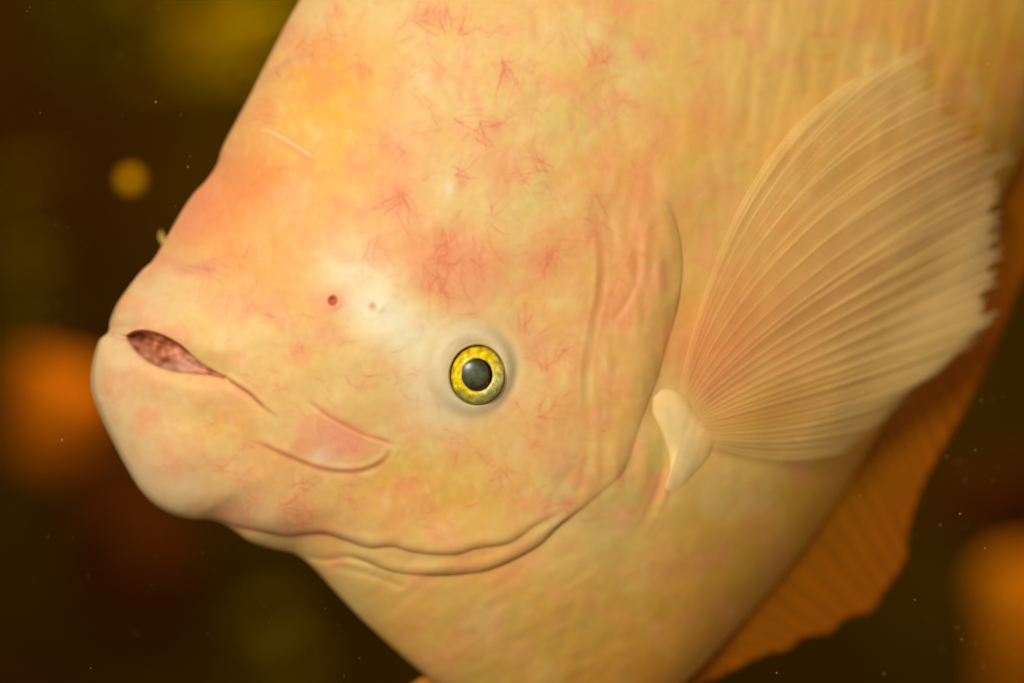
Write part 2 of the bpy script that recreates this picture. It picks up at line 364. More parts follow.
# fine blood vessels
pts_u, pts_v, pts_w = [], [], []
def vessel(u, v, ang, length, wt, depth):
    n = int(length / 0.5); a = ang; curl = random.gauss(0, 0.006)
    for i in range(n):
        a += random.gauss(0, 0.07) + curl
        u += math.cos(a) * 0.5; v += math.sin(a) * 0.5
        k = wt * (1 - 0.75 * i / n)
        pts_u.append(u); pts_v.append(v); pts_w.append(k)
        if depth > 0 and i > 4 and random.random() < 0.045:
            vessel(u, v, a + random.choice((-1, 1)) * random.uniform(0.35, 0.9), length * random.uniform(0.3, 0.6) * (1 - 0.5 * i / n), k * 0.75, depth - 1)
stars = [(446, 34, 30, 1.0, 6, -100), (462, 36, 26, .9, 5, -60), (500, 64, 30, 1.0, 6, 60), (520, 75, 24, .6, 4, 60), (590, 66, 26, .9, 5, -80), (606, 30, 20, .7, 4, -60), (455, 118, 26, .9, 4, 20), (480, 130, 26, .9, 5, 10), (440, 130, 20, .6, 4, 200),
         (402, 195, 34, 1.0, 8, 90), (400, 150, 26, .8, 5, 100), (455, 178, 28, .8, 5, -30), (545, 170, 36, .8, 5, -100), (530, 190, 26, .5, 4, -90), (610, 95, 24, .7, 4, 60), (575, 110, 22, .5, 4, 30),
         (450, 240, 40, .8, 4, 80), (472, 262, 34, .8, 4, 85), (435, 280, 28, .9, 5, 80), (425, 262, 24, .7, 5, 40), (560, 245, 34, .8, 7, 90), (600, 220, 30, .6, 5, 80), (590, 195, 24, .6, 5, 80), (520, 330, 26, .8, 6, -60), (548, 370, 30, .7, 6, -70), (560, 350, 24, .5, 5, 40),
         (620, 280, 26, .5, 5, 90), (540, 415, 24, .7, 5, 0), (500, 470, 26, .6, 5, 120), (545, 450, 22, .5, 4, 150), (575, 500, 24, .6, 5, 120), (355, 375, 20, .6, 6, 60), (300, 345, 20, .5, 5, 60), (400, 380, 20, .5, 5, 0), (220, 150, 24, .5, 4, 60), (330, 30, 26, .5, 5, -40), (300, 45, 26, .5, 5, -30), (360, 60, 24, .7, 6, 60), (395, 85, 24, .6, 5, 70),
         (280, 505, 26, .7, 6, -20), (250, 500, 24, .6, 5, 160), (300, 488, 24, .7, 5, -40), (220, 470, 20, .5, 5, 0), (310, 515, 26, .7, 6, 170), (345, 500, 24, .5, 5, -30), (420, 520, 24, .5, 5, -20), (205, 260, 22, .5, 5, 0), (240, 260, 24, .5, 5, 20), (255, 300, 24, .4, 4, 30), (660, 150, 22, .4, 4, 80), (700, 60, 22, .4, 4, 80),
         (640, 60, 22, .5, 4, -80), (560, 30, 22, .5, 4, 90), (735, 30, 20, .4, 4, 0), (760, 60, 20, .4, 4, 0), (420, 20, 24, .6, 4, -60), (540, 110, 26, .6, 4, -90), (640, 250, 24, .5, 5, 90), (490, 220, 24, .6, 5, -20), (375, 240, 24, .6, 5, 30), (380, 130, 24, .5, 5, 60), (470, 440, 24, .4, 4, 160), (510, 400, 22, .5, 5, 20)]
for (u, v, L, wt, n, a0) in stars:
    for k in range(n):
        a = math.radians(a0 + random.uniform(-75, 75))
        vessel(u + random.gauss(0, 4.5), v + random.gauss(0, 4.5), a, L * random.uniform(.6, 1.6), wt * random.uniform(.35, .8), 2)
for k in range(190):   # loose hairlines over the head
    u = random.uniform(200, 660); v = random.uniform(10, 520)
    vessel(u, v, random.uniform(0, 6.28), random.uniform(12, 26), .35, 1)
for k in range(14):   # combed red lines over the eye
    vessel(random.uniform(432, 490), random.uniform(225, 285), math.radians(random.uniform(62, 92)), random.uniform(20, 44), .5, 1)
ves = np.zeros((GH, GW)); iu = np.array(pts_u) - U0; iv = np.array(pts_v) - V0; wv = np.array(pts_w)
ok = (iu > 1) & (iu < GW - 2) & (iv > 1) & (iv < GH - 2); iu, iv, wv = iu[ok], iv[ok], wv[ok]
i0 = iu.astype(int); j0 = iv.astype(int); fx = iu - i0; fy = iv - j0
for dx in (0, 1):
    for dy in (0, 1):
        np.add.at(ves, (j0 + dy, i0 + dx), wv * (fx if dx else 1 - fx) * (fy if dy else 1 - fy))
sharp = blur(np.clip(ves, 0, 2.0), 0.62); halo = blur(np.clip(ves, 0, 2.0), 5.0)
skinmask = 1 - sstep(50, 44, ed)
tint(np.clip(1.35 * blur(halo, 4), 0, 0.55) * skinmask, (248, 158, 108))
tint(np.clip(0.55 * sharp, 0, 0.55) * skinmask, (232, 116, 80))
# small marks with colours of their own, and lines along the folds
def ink(pts, w_, col, a, ends=(0.2, 0.2)):
    sl, d, sg, t = line_dist(pts, w_ * 4 + 3)
    k = (a * np.exp(-(d / w_) ** 2) * sstep(0, ends[0], t) * sstep(0, ends[1], 1 - t))[..., None]
    COL[sl] = COL[sl] * (1 - k) + np.array(col, np.float32) * k
ink([(257, 128), (275, 134), (296, 146), (322, 163)], 2.0, (252, 208, 160), .7)
ink([(265, 133), (290, 147), (318, 166)], 2.0, (244, 150, 90), .35)
ink([(225, 378), (250, 395), (267, 410)], 2.0, (226, 140, 100), .7); ink(LB, 1.8, (228, 128, 84), .8); ink(LC, 2.2, (232, 136, 96), .7)
ink([(166, 266), (190, 269), (230, 262)], 6, (240, 160, 120), .5); ink([(240, 462), (300, 468), (350, 478)], 6, (246, 180, 112), .4)
ink([(250, 98), (268, 76), (290, 60), (318, 52)], 3, (240, 160, 124), .4)
ink(JAW, 3, (196, 130, 92), .5); ink(F1, 3, (206, 140, 84), .5); ink(GILL[:12], 4, (206, 150, 80), .3)  # jaw, throat and gill folds: crease shade darkened into the colour
ink([(593, 210), (599, 256), (598, 293), (590, 330)], 3, (232, 140, 90), .4)
blob(333.5, 301.5, 3.2, 3.8, 15, (178, 66, 44), .95, 2); blob(333, 300, 7, 8, 0, (238, 132, 100), .5); blob(373, 307, 3, 4, 0, (240, 150, 100), .7); blob(381, 308, 3.4, 4, 20, (250, 234, 190), .9, 2)
# belly fold streaks
dgn = slanted(9, 3, -32)
tint(0.22 * sstep(0.4, 2, dgn) * lowm, (216, 148, 92)); tint(0.16 * sstep(0.3, 2, st) * side, (238, 196, 110)); tint(0.16 * sstep(0.3, 2, -st) * side, (206, 142, 66))
tint(0.3 * sstep(0.9, 2.2, noise(5, 4)) * side, (238, 150, 66))
# inside of the mouth
gm = grn[msl]
k = sstep(-1.0, 1.2, msd)[..., None]
inn = np.array((206, 132, 92), np.float32) + 24 * gm[..., None]
inn = inn * (1 - 0.8 * ton[..., None]) + np.array((236, 182, 154), np.float32) * 0.8 * ton[..., None]
rim = np.exp(-((msd - 0.8) / 1.7) ** 2)[..., None]
c_ = COL[msl] * (1 - k) + inn * k
COL[msl] = c_ * (1 - 0.3 * rim) + np.array((170, 84, 66), np.float32) * 0.3 * rim
# dark seat below the eyeball
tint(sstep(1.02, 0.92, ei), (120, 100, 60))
COLL = (lin(np.clip(COL, 0, 255)) * np.array((0.83, 0.855, 0.87))).astype(np.float32)

# ------------------------------------------------------------------ fish: body mesh
def skin_mat():
    m, n, l, b = new_mat('fish_skin')
    at = n.new('ShaderNodeVertexColor'); at.layer_name = 'pigment'
    tc = n.new('ShaderNodeTexCoord')
    nz_ = n.new('ShaderNodeTexNoise'); nz_.inputs['Scale'].default_value = 420; nz_.inputs['Detail'].default_value = 3
    mr = n.new('ShaderNodeMapRange'); mr.inputs['To Min'].default_value = 0.93; mr.inputs['To Max'].default_value = 1.05
    mx = n.new('ShaderNodeMixRGB'); mx.blend_type = 'MULTIPLY'; mx.inputs[0].default_value = 1
    l.new(tc.outputs['Object'], nz_.inputs['Vector']); l.new(nz_.outputs['Fac'], mr.inputs['Value'])
    l.new(at.outputs['Color'], mx.inputs[1]); l.new(mr.outputs[0], mx.inputs[2]); l.new(mx.outputs[0], b.inputs['Base Color'])
    bp = n.new('ShaderNodeBump'); bp.inputs['Strength'].default_value = 0.12; bp.inputs['Distance'].default_value = 0.0004
    n2 = n.new('ShaderNodeTexNoise'); n2.inputs['Scale'].default_value = 700; n2.inputs['Detail'].default_value = 2
    l.new(tc.outputs['Object'], n2.inputs['Vector']); l.new(n2.outputs['Fac'], bp.inputs['Height']); l.new(bp.outputs[0], b.inputs['Normal'])
    b.inputs['Roughness'].default_value = 0.5; b.inputs['Specular IOR Level'].default_value = 0.16
    b.inputs['Subsurface Weight'].default_value = 0.3; b.inputs['Subsurface Radius'].default_value = (1.0, 0.42, 0.16)
    b.inputs['Subsurface Scale'].default_value = 0.0022
    return m
SKIN = skin_mat()
NA, NR = 1560, 430
fa = np.linspace(0, 2 * np.pi, 4000, endpoint=False)
wgt = 1.0 + 2.6 * np.exp(-(((fa - np.radians(170) + np.pi) % (2 * np.pi) - np.pi) / np.radians(62)) ** 4)
cw = np.concatenate([[0], np.cumsum(wgt)]); cw /= cw[-1]
ang = np.interp(np.arange(NA) / NA, cw, np.append(fa, 2 * np.pi))
sr = 1 - (1 - np.arange(1, NR + 1) / NR) ** 1.5
A, SS = np.meshgrid(ang, sr)
RT = Rtrue(A)
bx = CX + RT * SS * np.cos(A); by = CY + RT * SS * np.sin(A)
hb = half(bx, by); hb[-1] = 0
y0_ = mid(bx, by) - hb
pu, pv = proj(bx, by, y0_)
fade = sstep(1.0, 0.985, SS)
yf = y0_ - sample(R, pu, pv) * fade
colf = sample(COLL, pu, pv)
cy0 = float(yf[0].mean())
front = np.stack([(bx - CU) * S, yf * S, (CV - by) * S], -1).reshape(-1, 3)
sb = 1 - (1 - np.arange(1, 33) / 33) ** 1.8      # far side, coarser, same rim
A2, S2 = np.meshgrid(ang, sb[::-1])
R2 = Rtrue(A2); bx2 = CX + R2 * S2 * np.cos(A2); by2 = CY + R2 * S2 * np.sin(A2)
y2 = mid(bx2, by2) + half(bx2, by2)
back = np.stack([(bx2 - CU) * S, y2 * S, (CV - by2) * S], -1).reshape(-1, 3)
colb = sample(COLL, *proj(bx2, by2, y2)).reshape(-1, 3)
nF = NA * NR; nB = len(back)
cf = np.array([[(CX - CU) * S, cy0 * S, (CV - CY) * S]]); cb = np.array([[(CX - CU) * S, (mid(CX, CY) + HB) * S, (CV - CY) * S]])
verts = np.vstack([front, back, cf, cb])
cols = np.vstack([colf.reshape(-1, 3), colb, colf[0, :1], colf[0, :1]])
rings = np.arange(nF + nB).reshape(NR + len(sb), NA)
nxt = np.roll(rings, -1, axis=1)
quads = np.stack([rings[:-1], nxt[:-1], nxt[1:], rings[1:]], -1).reshape(-1, 4)
capf = np.stack([np.full(NA, nF + nB), np.full(NA, nF + nB), nxt[0], rings[0]], -1)
tri_f = np.stack([np.full(NA, nF + nB), nxt[0], rings[0]], -1); tri_b = np.stack([np.full(NA, nF + nB + 1), rings[-1], nxt[-1]], -1)

fish = bpy.data.objects.new('fish', None); C.objects.link(fish); fish.empty_display_size = 0.02
tag(fish, 'large pale yellow and orange fish filling the frame, mouth pointing left', 'fish')
me = bpy.data.meshes.new('body')
me.vertices.add(len(verts)); me.vertices.foreach_set('co', verts.astype(np.float32).ravel())
nq, nt = len(quads), 2 * NA
me.loops.add(nq * 4 + nt * 3)
me.loops.foreach_set('vertex_index', np.concatenate([quads.ravel(), tri_f.ravel(), tri_b.ravel()]).astype(np.int32))
me.polygons.add(nq + nt)
me.polygons.foreach_set('loop_start', np.concatenate([np.arange(nq) * 4, nq * 4 + np.arange(nt) * 3]).astype(np.int32))
me.update(calc_edges=True); me.validate()
me.polygons.foreach_set('use_smooth', np.ones(nq + nt, bool))
ca_ = me.color_attributes.new('pigment', 'FLOAT_COLOR', 'POINT')
c4 = np.ones((len(verts), 4), np.float32); c4[:, :3] = cols; ca_.data.foreach_set('color', c4.ravel())
import bmesh
me.materials.append(SKIN)
body = bpy.data.objects.new('body', me); C.objects.link(body); body.parent = fish
me.flip_normals()

RS = blur(np.where(np.abs(R) < 25, R, 0), 5)
def surf_y(u, v):        # depth of the skin where the photo point (u,v) lies on it
    y = base_y(np.array([float(u)]), np.array([float(v)]))
    for _ in range(3):
        k = (DU + y) / DU
        y = base_y(CU + (u - CU) * k, CV + (v - CV) * k)
    return float(y[0]) - float(sample(RS, np.array([float(u)]), np.array([float(v)]))[0])
def W(u, v, y):          # the point at depth y on the sight line measured at (u,v)
    k = (DU + y) / DU
    return P(CU + (u - CU) * k, CV + (v - CV) * k, y)

# ------------------------------------------------------------------ eye
def ellipse_lathe(name, cu, cv, y, prof, mat, parent, ax=1.0, ay=1.0, seg=72, colfun=None):
    vs, fs, cs = [], [], []
    for k, (r, z) in enumerate(prof):
        for i in range(seg):
            t = 2 * math.pi * i / seg
            vs.append(W(cu + r * ax * math.cos(t), cv + r * ay * math.sin(t), y - z))
            if colfun: cs.append(colfun(r, t))
    for k in range(len(prof) - 1):
        for i in range(seg):
            j = (i + 1) % seg
            fs.append((k * seg + i, k * seg + j, (k + 1) * seg + j, (k + 1) * seg + i))
    if prof[-1][0] < 0.5: fs.append(tuple((len(prof) - 1) * seg + i for i in range(seg)))
    return mesh_obj(name, vs, fs, mat, parent, colors=(np.array(cs) if colfun else None))
def eye_mat(name, rough, coat, attr=None, col=None, metal=0.0, bump=0.0):
    m, n, l, b = new_mat(name)
    if attr:
        at = n.new('ShaderNodeVertexColor'); at.layer_name = attr
        nn = n.new('ShaderNodeTexNoise'); nn.inputs['Scale'].default_value = 900; nn.inputs['Detail'].default_value = 4
        tc = n.new('ShaderNodeTexCoord'); l.new(tc.outputs['Object'], nn.inputs['Vector'])
        mr = n.new('ShaderNodeMapRange'); mr.inputs['From Min'].default_value = .3; mr.inputs['From Max'].default_value = .7; mr.inputs['To Min'].default_value = 0.6; mr.inputs['To Max'].default_value = 1.15
        mx = n.new('ShaderNodeMixRGB'); mx.blend_type = 'MULTIPLY'; mx.inputs[0].default_value = 1
        l.new(nn.outputs['Fac'], mr.inputs['Value']); l.new(at.outputs['Color'], mx.inputs[1]); l.new(mr.outputs[0], mx.inputs[2]); l.new(mx.outputs[0], b.inputs['Base Color'])
        bp = n.new('ShaderNodeBump'); bp.inputs['Strength'].default_value = bump; bp.inputs['Distance'].default_value = 0.0004
        l.new(nn.outputs['Fac'], bp.inputs['Height']); l.new(bp.outputs[0], b.inputs['Normal'])
    else: b.inputs['Base Color'].default_value = (*col, 1)
    b.inputs['Roughness'].default_value = rough; b.inputs['Coat Weight'].default_value = coat; b.inputs['Coat Roughness'].default_value = 0.06
    b.inputs['Metallic'].default_value = metal; b.inputs['Specular IOR Level'].default_value = 0.3
    return m
eb = float(base_y(np.array([EX]), np.array([EY]))[0])
def iris_col(r, t):
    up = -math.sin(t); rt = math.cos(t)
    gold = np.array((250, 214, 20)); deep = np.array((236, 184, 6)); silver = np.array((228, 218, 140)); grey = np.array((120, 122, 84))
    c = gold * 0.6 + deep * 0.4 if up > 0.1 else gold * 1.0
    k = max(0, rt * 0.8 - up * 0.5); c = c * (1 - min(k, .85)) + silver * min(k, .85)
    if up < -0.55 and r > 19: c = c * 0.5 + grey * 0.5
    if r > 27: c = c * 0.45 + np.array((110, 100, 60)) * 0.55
    if r < 17.2: c = np.array((206, 176, 60))
    n_ = 1 + 0.10 * math.sin(7 * t + r) + 0.08 * math.sin(13 * t - 2 * r)
    return lin(np.clip(c * n_, 0, 255))
IRIS = eye_mat('iris_gold', 0.34, 0.25, attr='pigment', metal=0.0, bump=0.2)
eye = ellipse_lathe('eye', 477.5, 375, eb + 9.5, [(0.3, -22), (16, -21), (26, -15), (30.5, -6), (31, 4), (30, 9), (28.6, 14)][::-1] + [], eye_mat('eye_white', 0.4, 0.3, col=tuple(lin((196, 182, 120)))), fish, 1.0, 1.06)
iris = ellipse_lathe('iris', 477.3, 375, eb + 9.5, [(30, 12), (28.5, 16), (26, 19.5), (22.5, 22.5), (19, 24), (17.2, 24.2), (16.2, 22.8), (15.8, 18)], IRIS, eye, 0.94, 1.01, colfun=iris_col)
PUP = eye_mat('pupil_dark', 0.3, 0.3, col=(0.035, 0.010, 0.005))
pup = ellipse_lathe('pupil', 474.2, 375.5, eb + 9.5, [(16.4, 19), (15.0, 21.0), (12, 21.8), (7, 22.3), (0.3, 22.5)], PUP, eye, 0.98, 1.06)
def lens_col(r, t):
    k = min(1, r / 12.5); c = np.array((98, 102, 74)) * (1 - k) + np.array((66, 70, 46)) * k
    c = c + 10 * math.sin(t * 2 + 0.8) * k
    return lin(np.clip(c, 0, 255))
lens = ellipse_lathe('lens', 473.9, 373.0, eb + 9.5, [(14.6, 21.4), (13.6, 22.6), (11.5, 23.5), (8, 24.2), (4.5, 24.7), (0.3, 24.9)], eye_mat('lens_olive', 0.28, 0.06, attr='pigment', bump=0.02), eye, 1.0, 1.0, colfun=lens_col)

# ------------------------------------------------------------------ fins
def fin_mat(name, col, rough, trans, alpha=1.0, stripes=False):
    m, n, l, b = new_mat(name)
    b.inputs['Roughness'].default_value = rough; b.inputs['Specular IOR Level'].default_value = 0.1
    tc = n.new('ShaderNodeTexCoord'); nn = n.new('ShaderNodeTexNoise'); nn.inputs['Scale'].default_value = 60; nn.inputs['Detail'].default_value = 3
    at = n.new('ShaderNodeVertexColor'); at.layer_name = 'pigment'
    mr = n.new('ShaderNodeMapRange'); mr.inputs['To Min'].default_value = 0.82; mr.inputs['To Max'].default_value = 1.15
    mx = n.new('ShaderNodeMixRGB'); mx.blend_type = 'MULTIPLY'; mx.inputs[0].default_value = 1
    l.new(tc.outputs['Object'], nn.inputs['Vector']); l.new(nn.outputs['Fac'], mr.inputs['Value'])
    l.new(at.outputs['Color'], mx.inputs[1]); l.new(mr.outputs[0], mx.inputs[2]); l.new(mx.outputs[0], b.inputs['Base Color'])
    tr = n.new('ShaderNodeBsdfTranslucent'); l.new(mx.outputs[0], tr.inputs['Color'])
    ms = n.new('ShaderNodeMixShader'); ms.inputs[0].default_value = trans
    l.new(b.outputs[0], ms.inputs[1]); l.new(tr.outputs[0], ms.inputs[2])
    out = n['Material Output']; last = ms
    if alpha < 1:
        tp = n.new('ShaderNodeBsdfTransparent'); m2 = n.new('ShaderNodeMixShader'); mm = n.new('ShaderNodeMath'); mm.operation = 'MULTIPLY'; mm.inputs[1].default_value = alpha; l.new(at.outputs['Alpha'], mm.inputs[0]); l.new(mm.outputs[0], m2.inputs[0])
        l.new(tp.outputs[0], m2.inputs[1]); l.new(ms.outputs[0], m2.inputs[2]); last = m2
    l.new(last.outputs[0], out.inputs['Surface'])
    return m
MEMB = fin_mat('fin_membrane', None, 0.5, 0.05, 0.38)
RAYM = fin_mat('fin_ray', None, 0.5, 0.08, 0.40)
# pectoral fin: control rays (root, two handles, tip) in side-view units with lift towards the viewer
CTRL = [((674, 372), (700, 290), (745, 130), (870, 72)), ((678, 376), (706, 290), (770, 140), (925, 50)), ((682, 380), (718, 300), (800, 170), (962, 110)),
        ((687, 386), (735, 310), (840, 210), (990, 140)), ((692, 393), (750, 325), (870, 240), (1003, 178)), ((697, 401), (760, 345), (890, 280), (1001, 222)),
        ((702, 409), (770, 365), (890, 315), (1002, 258)), ((707, 417), (775, 385), (890, 350), (998, 310)), ((711, 425), (780, 408), (885, 384), (970, 342)),
        ((714, 432), (785, 424), (880, 402), (945, 366)), ((715, 438), (780, 438), (860, 420), (915, 388)), ((714, 445), (770, 449), (835, 440), (885, 420)), ((710, 453), (755, 462), (800, 462), (845, 452))]
CT = np.array(CTRL, float)
FROOT = surf_y(690, 410) - 10
def ctrl_at(f):
    x = f * (len(CT) - 1); i = min(int(x), len(CT) - 2); t = x - i
    p = [CT[max(i - 1, 0)], CT[i], CT[i + 1], CT[min(i + 2, len(CT) - 1)]]
    return 0.5 * (2 * p[1] + (p[2] - p[0]) * t + (2 * p[0] - 5 * p[1] + 4 * p[2] - p[3]) * t * t + (3 * p[1] - p[0] - 3 * p[2] + p[3]) * t ** 3)
def fin_pt(f, t, jit=0.0):
    c = ctrl_at(f).copy(); c[0] = c[0] + (np.array((680.0, 428.0)) - c[0]) * 0.5; e = min(t, 1.06)
    p = c[0] * (1 - e) ** 3 + 3 * c[1] * e * (1 - e) ** 2 + 3 * c[2] * e * e * (1 - e) + c[3] * e ** 3
    wob = 3.0 * math.sin(f * 19 + t * 2.0) * t + 4 * math.sin(f * 7 + 1 + t * 3) * t
    lim = FROOT + 150 * t
    ys = surf_y(p[0], p[1]) - 8 - 9 * math.exp(-(t / 0.12) ** 2) - 24 * t * (1 - 0.3 * t)
    y = -10 * math.log(math.exp(-min(lim, 500) / 10) + math.exp(-min(ys, 500) / 10)) + 0.7 * wob + jit
    return p[0], p[1], y
def fin_col(f, t):
    base = np.array((255, 216, 136)); red = np.array((252, 164, 108)); yel = np.array((226, 184, 80)); pale = np.array((255, 220, 150))
    k = math.exp(-((t - 0.12) / 0.30) ** 2) * math.exp(-((f - 0.22) / 0.30) ** 2); c = base * (1 - .8 * k) + red * .8 * k
    k = 0.6 * math.exp(-((t - 0.25) / 0.15) ** 2) * math.exp(-((f - 0.72) / 0.15) ** 2); c = c * (1 - k) + yel * k
    k = 0.8 * max(0, (t - 0.55) / 0.45); c = c * (1 - k) + pale * k
    k = math.exp(-(t / 0.07) ** 2); c = c * (1 - k) + np.array((238, 206, 140)) * k
    return lin(np.clip(c, 0, 255))
def fin_alpha(f, t): return float(0.35 + 0.65 * sstep(0.0, 0.45, f)) * float(0.7 + 0.3 * sstep(0.3, 0.8, t)) * float(sstep(0.0, 0.10, t)) * float(1 - 0.65 * sstep(0.86, 1.02, t)) * float(1 - 0.6 * sstep(0.90, 1.0, f))
NRAY = 30
RF = np.cumsum([0] + [random.uniform(.55, 1.45) for _ in range(NRAY - 1)]); RF /= RF[-1]
tips = [1.0 + 0.025 * math.sin(i * 2.3) + random.uniform(-0.03, 0.02) for i in range(NRAY)]
def tip_t(f):
    i = min(max(int(np.searchsorted(RF, f, 'right')) - 1, 0), NRAY - 2); k = (f - RF[i]) / (RF[i + 1] - RF[i])
    notch = 0.035 * math.sin(math.pi * k)
    return tips[i] * (1 - k) + tips[i + 1] * k - notch
sub = 4; nf = (NRAY - 1) * sub + 1; nt_ = 46
vs, cs = [], []
for a in range(nf):
    f_ = float(np.interp(a / sub, np.arange(NRAY), RF)); tt = tip_t(f_)
    for b_ in range(nt_):
        t = b_ / (nt_ - 1) * tt
        ridge = 0.5 * math.cos(2 * math.pi * a / sub) * min(1, t * 4)
        vs.append(W(*fin_pt(f_, t, -ridge + 1.5))); cs.append(np.append(fin_col(f_, t), fin_alpha(f_, t) * (1 + 0.25 * math.sin(f_ * 23 + 1.5 * math.sin(t * 3)))))
ix = np.arange(nf * nt_).reshape(nf, nt_)
fq = np.stack([ix[:-1, :-1], ix[1:, :-1], ix[1:, 1:], ix[:-1, 1:]], -1).reshape(-1, 4)
pec = mesh_obj('pectoral_fin', vs, fq, MEMB, fish, colors=np.array(cs))
sm_ = pec.modifiers.new('thickness', 'SOLIDIFY'); sm_.thickness = 0.00025
pec['label'] = 'broad translucent fan shaped fin behind the gill cover'
def tube(paths, radii_fn, nseg=6):
    vs, fs = [], []
    for path in paths:
        pts = np.array(path); n = len(pts); o = len(vs)
        for k in range(n):
            tdir = pts[min(k + 1, n - 1)] - pts[max(k - 1, 0)]; tdir /= np.linalg.norm(tdir) + 1e-12
            up = np.array((0, 1, 0.0)); s1 = np.cross(tdir, up); s1 /= np.linalg.norm(s1) + 1e-12; s2 = np.cross(s1, tdir)
            r = radii_fn(k / (n - 1))
            for q in range(nseg):
                a = 2 * math.pi * q / nseg; vs.append(pts[k] + r * (math.cos(a) * s1 + math.sin(a) * s2))
        for k in range(n - 1):
            for q in range(nseg):
                q2 = (q + 1) % nseg; fs.append((o + k * nseg + q, o + k * nseg + q2, o + (k + 1) * nseg + q2, o + (k + 1) * nseg + q))
        fs.append(tuple(o + q for q in range(nseg))[::-1]); fs.append(tuple(o + (n - 1) * nseg + q for q in range(nseg)))
    return vs, fs
for i in range(NRAY):
    f_ = float(RF[i]); tt = tips[i]; split = 0.45 + 0.1 * random.random(); sp = 0.30 / (NRAY - 1)
    paths, csr = [], []
    for sg in (-1, 1):
        path = []
        for b_ in range(0 if sg < 0 else 12, 26):
            t = b_ / 25 * tt; dv = sg * sp * max(0.0 if sg < 0 else 0.12, (t - split) / (1 - split))
            ff_ = min(max(f_ + dv, 0), 1)
            path.append(W(*fin_pt(ff_, t, 0.9)))
            cc = fin_col(f_, t) * (1.12 if t > 0.1 else 1.0)
            csr += [np.append(np.clip(cc, 0, 1), fin_alpha(f_, t) * (0.75 + 0.25 * math.sin(i * 2.7)))] * 6
        paths.append(path)
    v_, f2 = tube(paths, lambda q: S * (1.5 * (1 - q) + 2.0 * q))
    mesh_obj('fin_ray', v_, f2, RAYM, pec, colors=np.array(csr))
# cream fleshy lobe at the root of the fin
LOBE = [(652, 396), (660, 387), (672, 386), (686, 396), (697, 412), (708, 424), (717, 437), (713, 455), (702, 470), (686, 488), (672, 497), (663, 494), (668, 478), (668, 456), (660, 432), (651, 412)]
lp = spline(LOBE + [LOBE[0]], 5)[:-1]; lc = np.array((682.0, 438.0))
vs, fs, cs = [], [], []; rn = 16
for k in range(rn + 1):
    q = k / rn; rad = math.sin(q * math.pi / 2); z = math.cos(q * math.pi / 2)
    for i, p in enumerate(lp):
        u, v = lc + (p - lc) * max(rad, 0.04)
        st_ = 0.25 * math.sin(u * 0.55 + v * 0.2) * min(1, max(0, (u - 670) / 25)) + 0.5 * float(wob_n[int(v * 1.7) % 600, int(u * 1.7) % 1000]) + 1.0 * math.exp(-((u - 664 - (v - 400) * .05) / 7) ** 2)
        yb = surf_y(u, v) if k % 4 == 0 or True else 0
        bump_ = 4 * z ** 0.8 + st_ * z - 8 * (1 - z)
        vs.append(W(u, v, yb - 3 - bump_))
        k2 = max(0, min(1, (u - 690) / 30)); c = np.array((246, 214, 146)) * (1 - k2) + np.array((248, 200, 118)) * k2
        c = c * (0.98 + 0.02 * float(wob_n[int(v) - V0, int(u) - U0]) + 0.02 * float(st[int(v) - V0, int(u) - U0])); k3 = max(0.0, (q - 0.35) / 0.65) ** 1.3 * 0.85; c = c * (1 - k3) + np.array((226, 178, 98)) * k3
        cs.append(lin(np.clip(c, 0, 255)))
n_ = len(lp)
for k in range(rn):
    for i in range(n_):
        j = (i + 1) % n_; fs.append((k * n_ + i, k * n_ + j, (k + 1) * n_ + j, (k + 1) * n_ + i))
fs.append(tuple(range(n_))[::-1])
lobe = mesh_obj('fin_base', vs, fs, SKIN, pec, colors=np.array(cs)); lobe['label'] = 'cream fleshy root of the fin'

# anal fin: thin orange blade under the belly with a ragged edge
EDGE = [(560, 745), (640, 712), (700, 684), (730, 671), (762, 655), (790, 648), (802, 637), (830, 632), (846, 618), (872, 610), (882, 594), (897, 574), (906, 556), (907, 535), (915, 505), (926, 478), (944, 446), (962, 414), (978, 382), (996, 344), (1012, 305), (1027, 268), (1050, 215), (1090, 130), (1150, 30)]
ROOT = [(520, 690), (560, 690), (600, 680), (640, 665), (670, 645), (700, 625), (730, 600), (755, 580), (780, 555), (805, 525), (825, 500), (842, 470), (860, 440), (872, 415), (885, 390), (895, 365), (905, 340), (915, 310), (925, 285), (935, 255), (950, 225), (965, 190), (985, 140), (1020, 70), (1070, 0)]
ep = spline(EDGE, 8); rp = spline(ROOT, 8)
AFM = fin_mat('anal_fin', None, 0.55, 0.35, 1.0)
vs, cs = [], []; nt2 = 24; na = len(ep)
for i in range(na):
    for k in range(nt2 + 1):
        t = k / nt2; u, v = rp[i] * (1 - t) + ep[i] * t
        y = float(mid(u, v)) + 1.2 * math.sin(i * 1.1) * t + 14 * t
        vs.append(W(u, v, y))
        c = np.array((164, 98, 2)) * (1 - t) + np.array((182, 100, 4)) * t
        cs.append(lin(c * (1 + 0.04 * math.sin(i * 1.1))))
ix = np.arange(na * (nt2 + 1)).reshape(na, nt2 + 1)
fq = np.stack([ix[:-1, :-1], ix[1:, :-1], ix[1:, 1:], ix[:-1, 1:]], -1).reshape(-1, 4)
anal = mesh_obj('anal_fin', vs, fq, AFM, fish, colors=np.array(cs)); anal['label'] = 'dark orange ragged edged fin under the belly'
sm_ = anal.modifiers.new('thickness', 'SOLIDIFY'); sm_.thickness = 0.0016; sm_.offset = 0
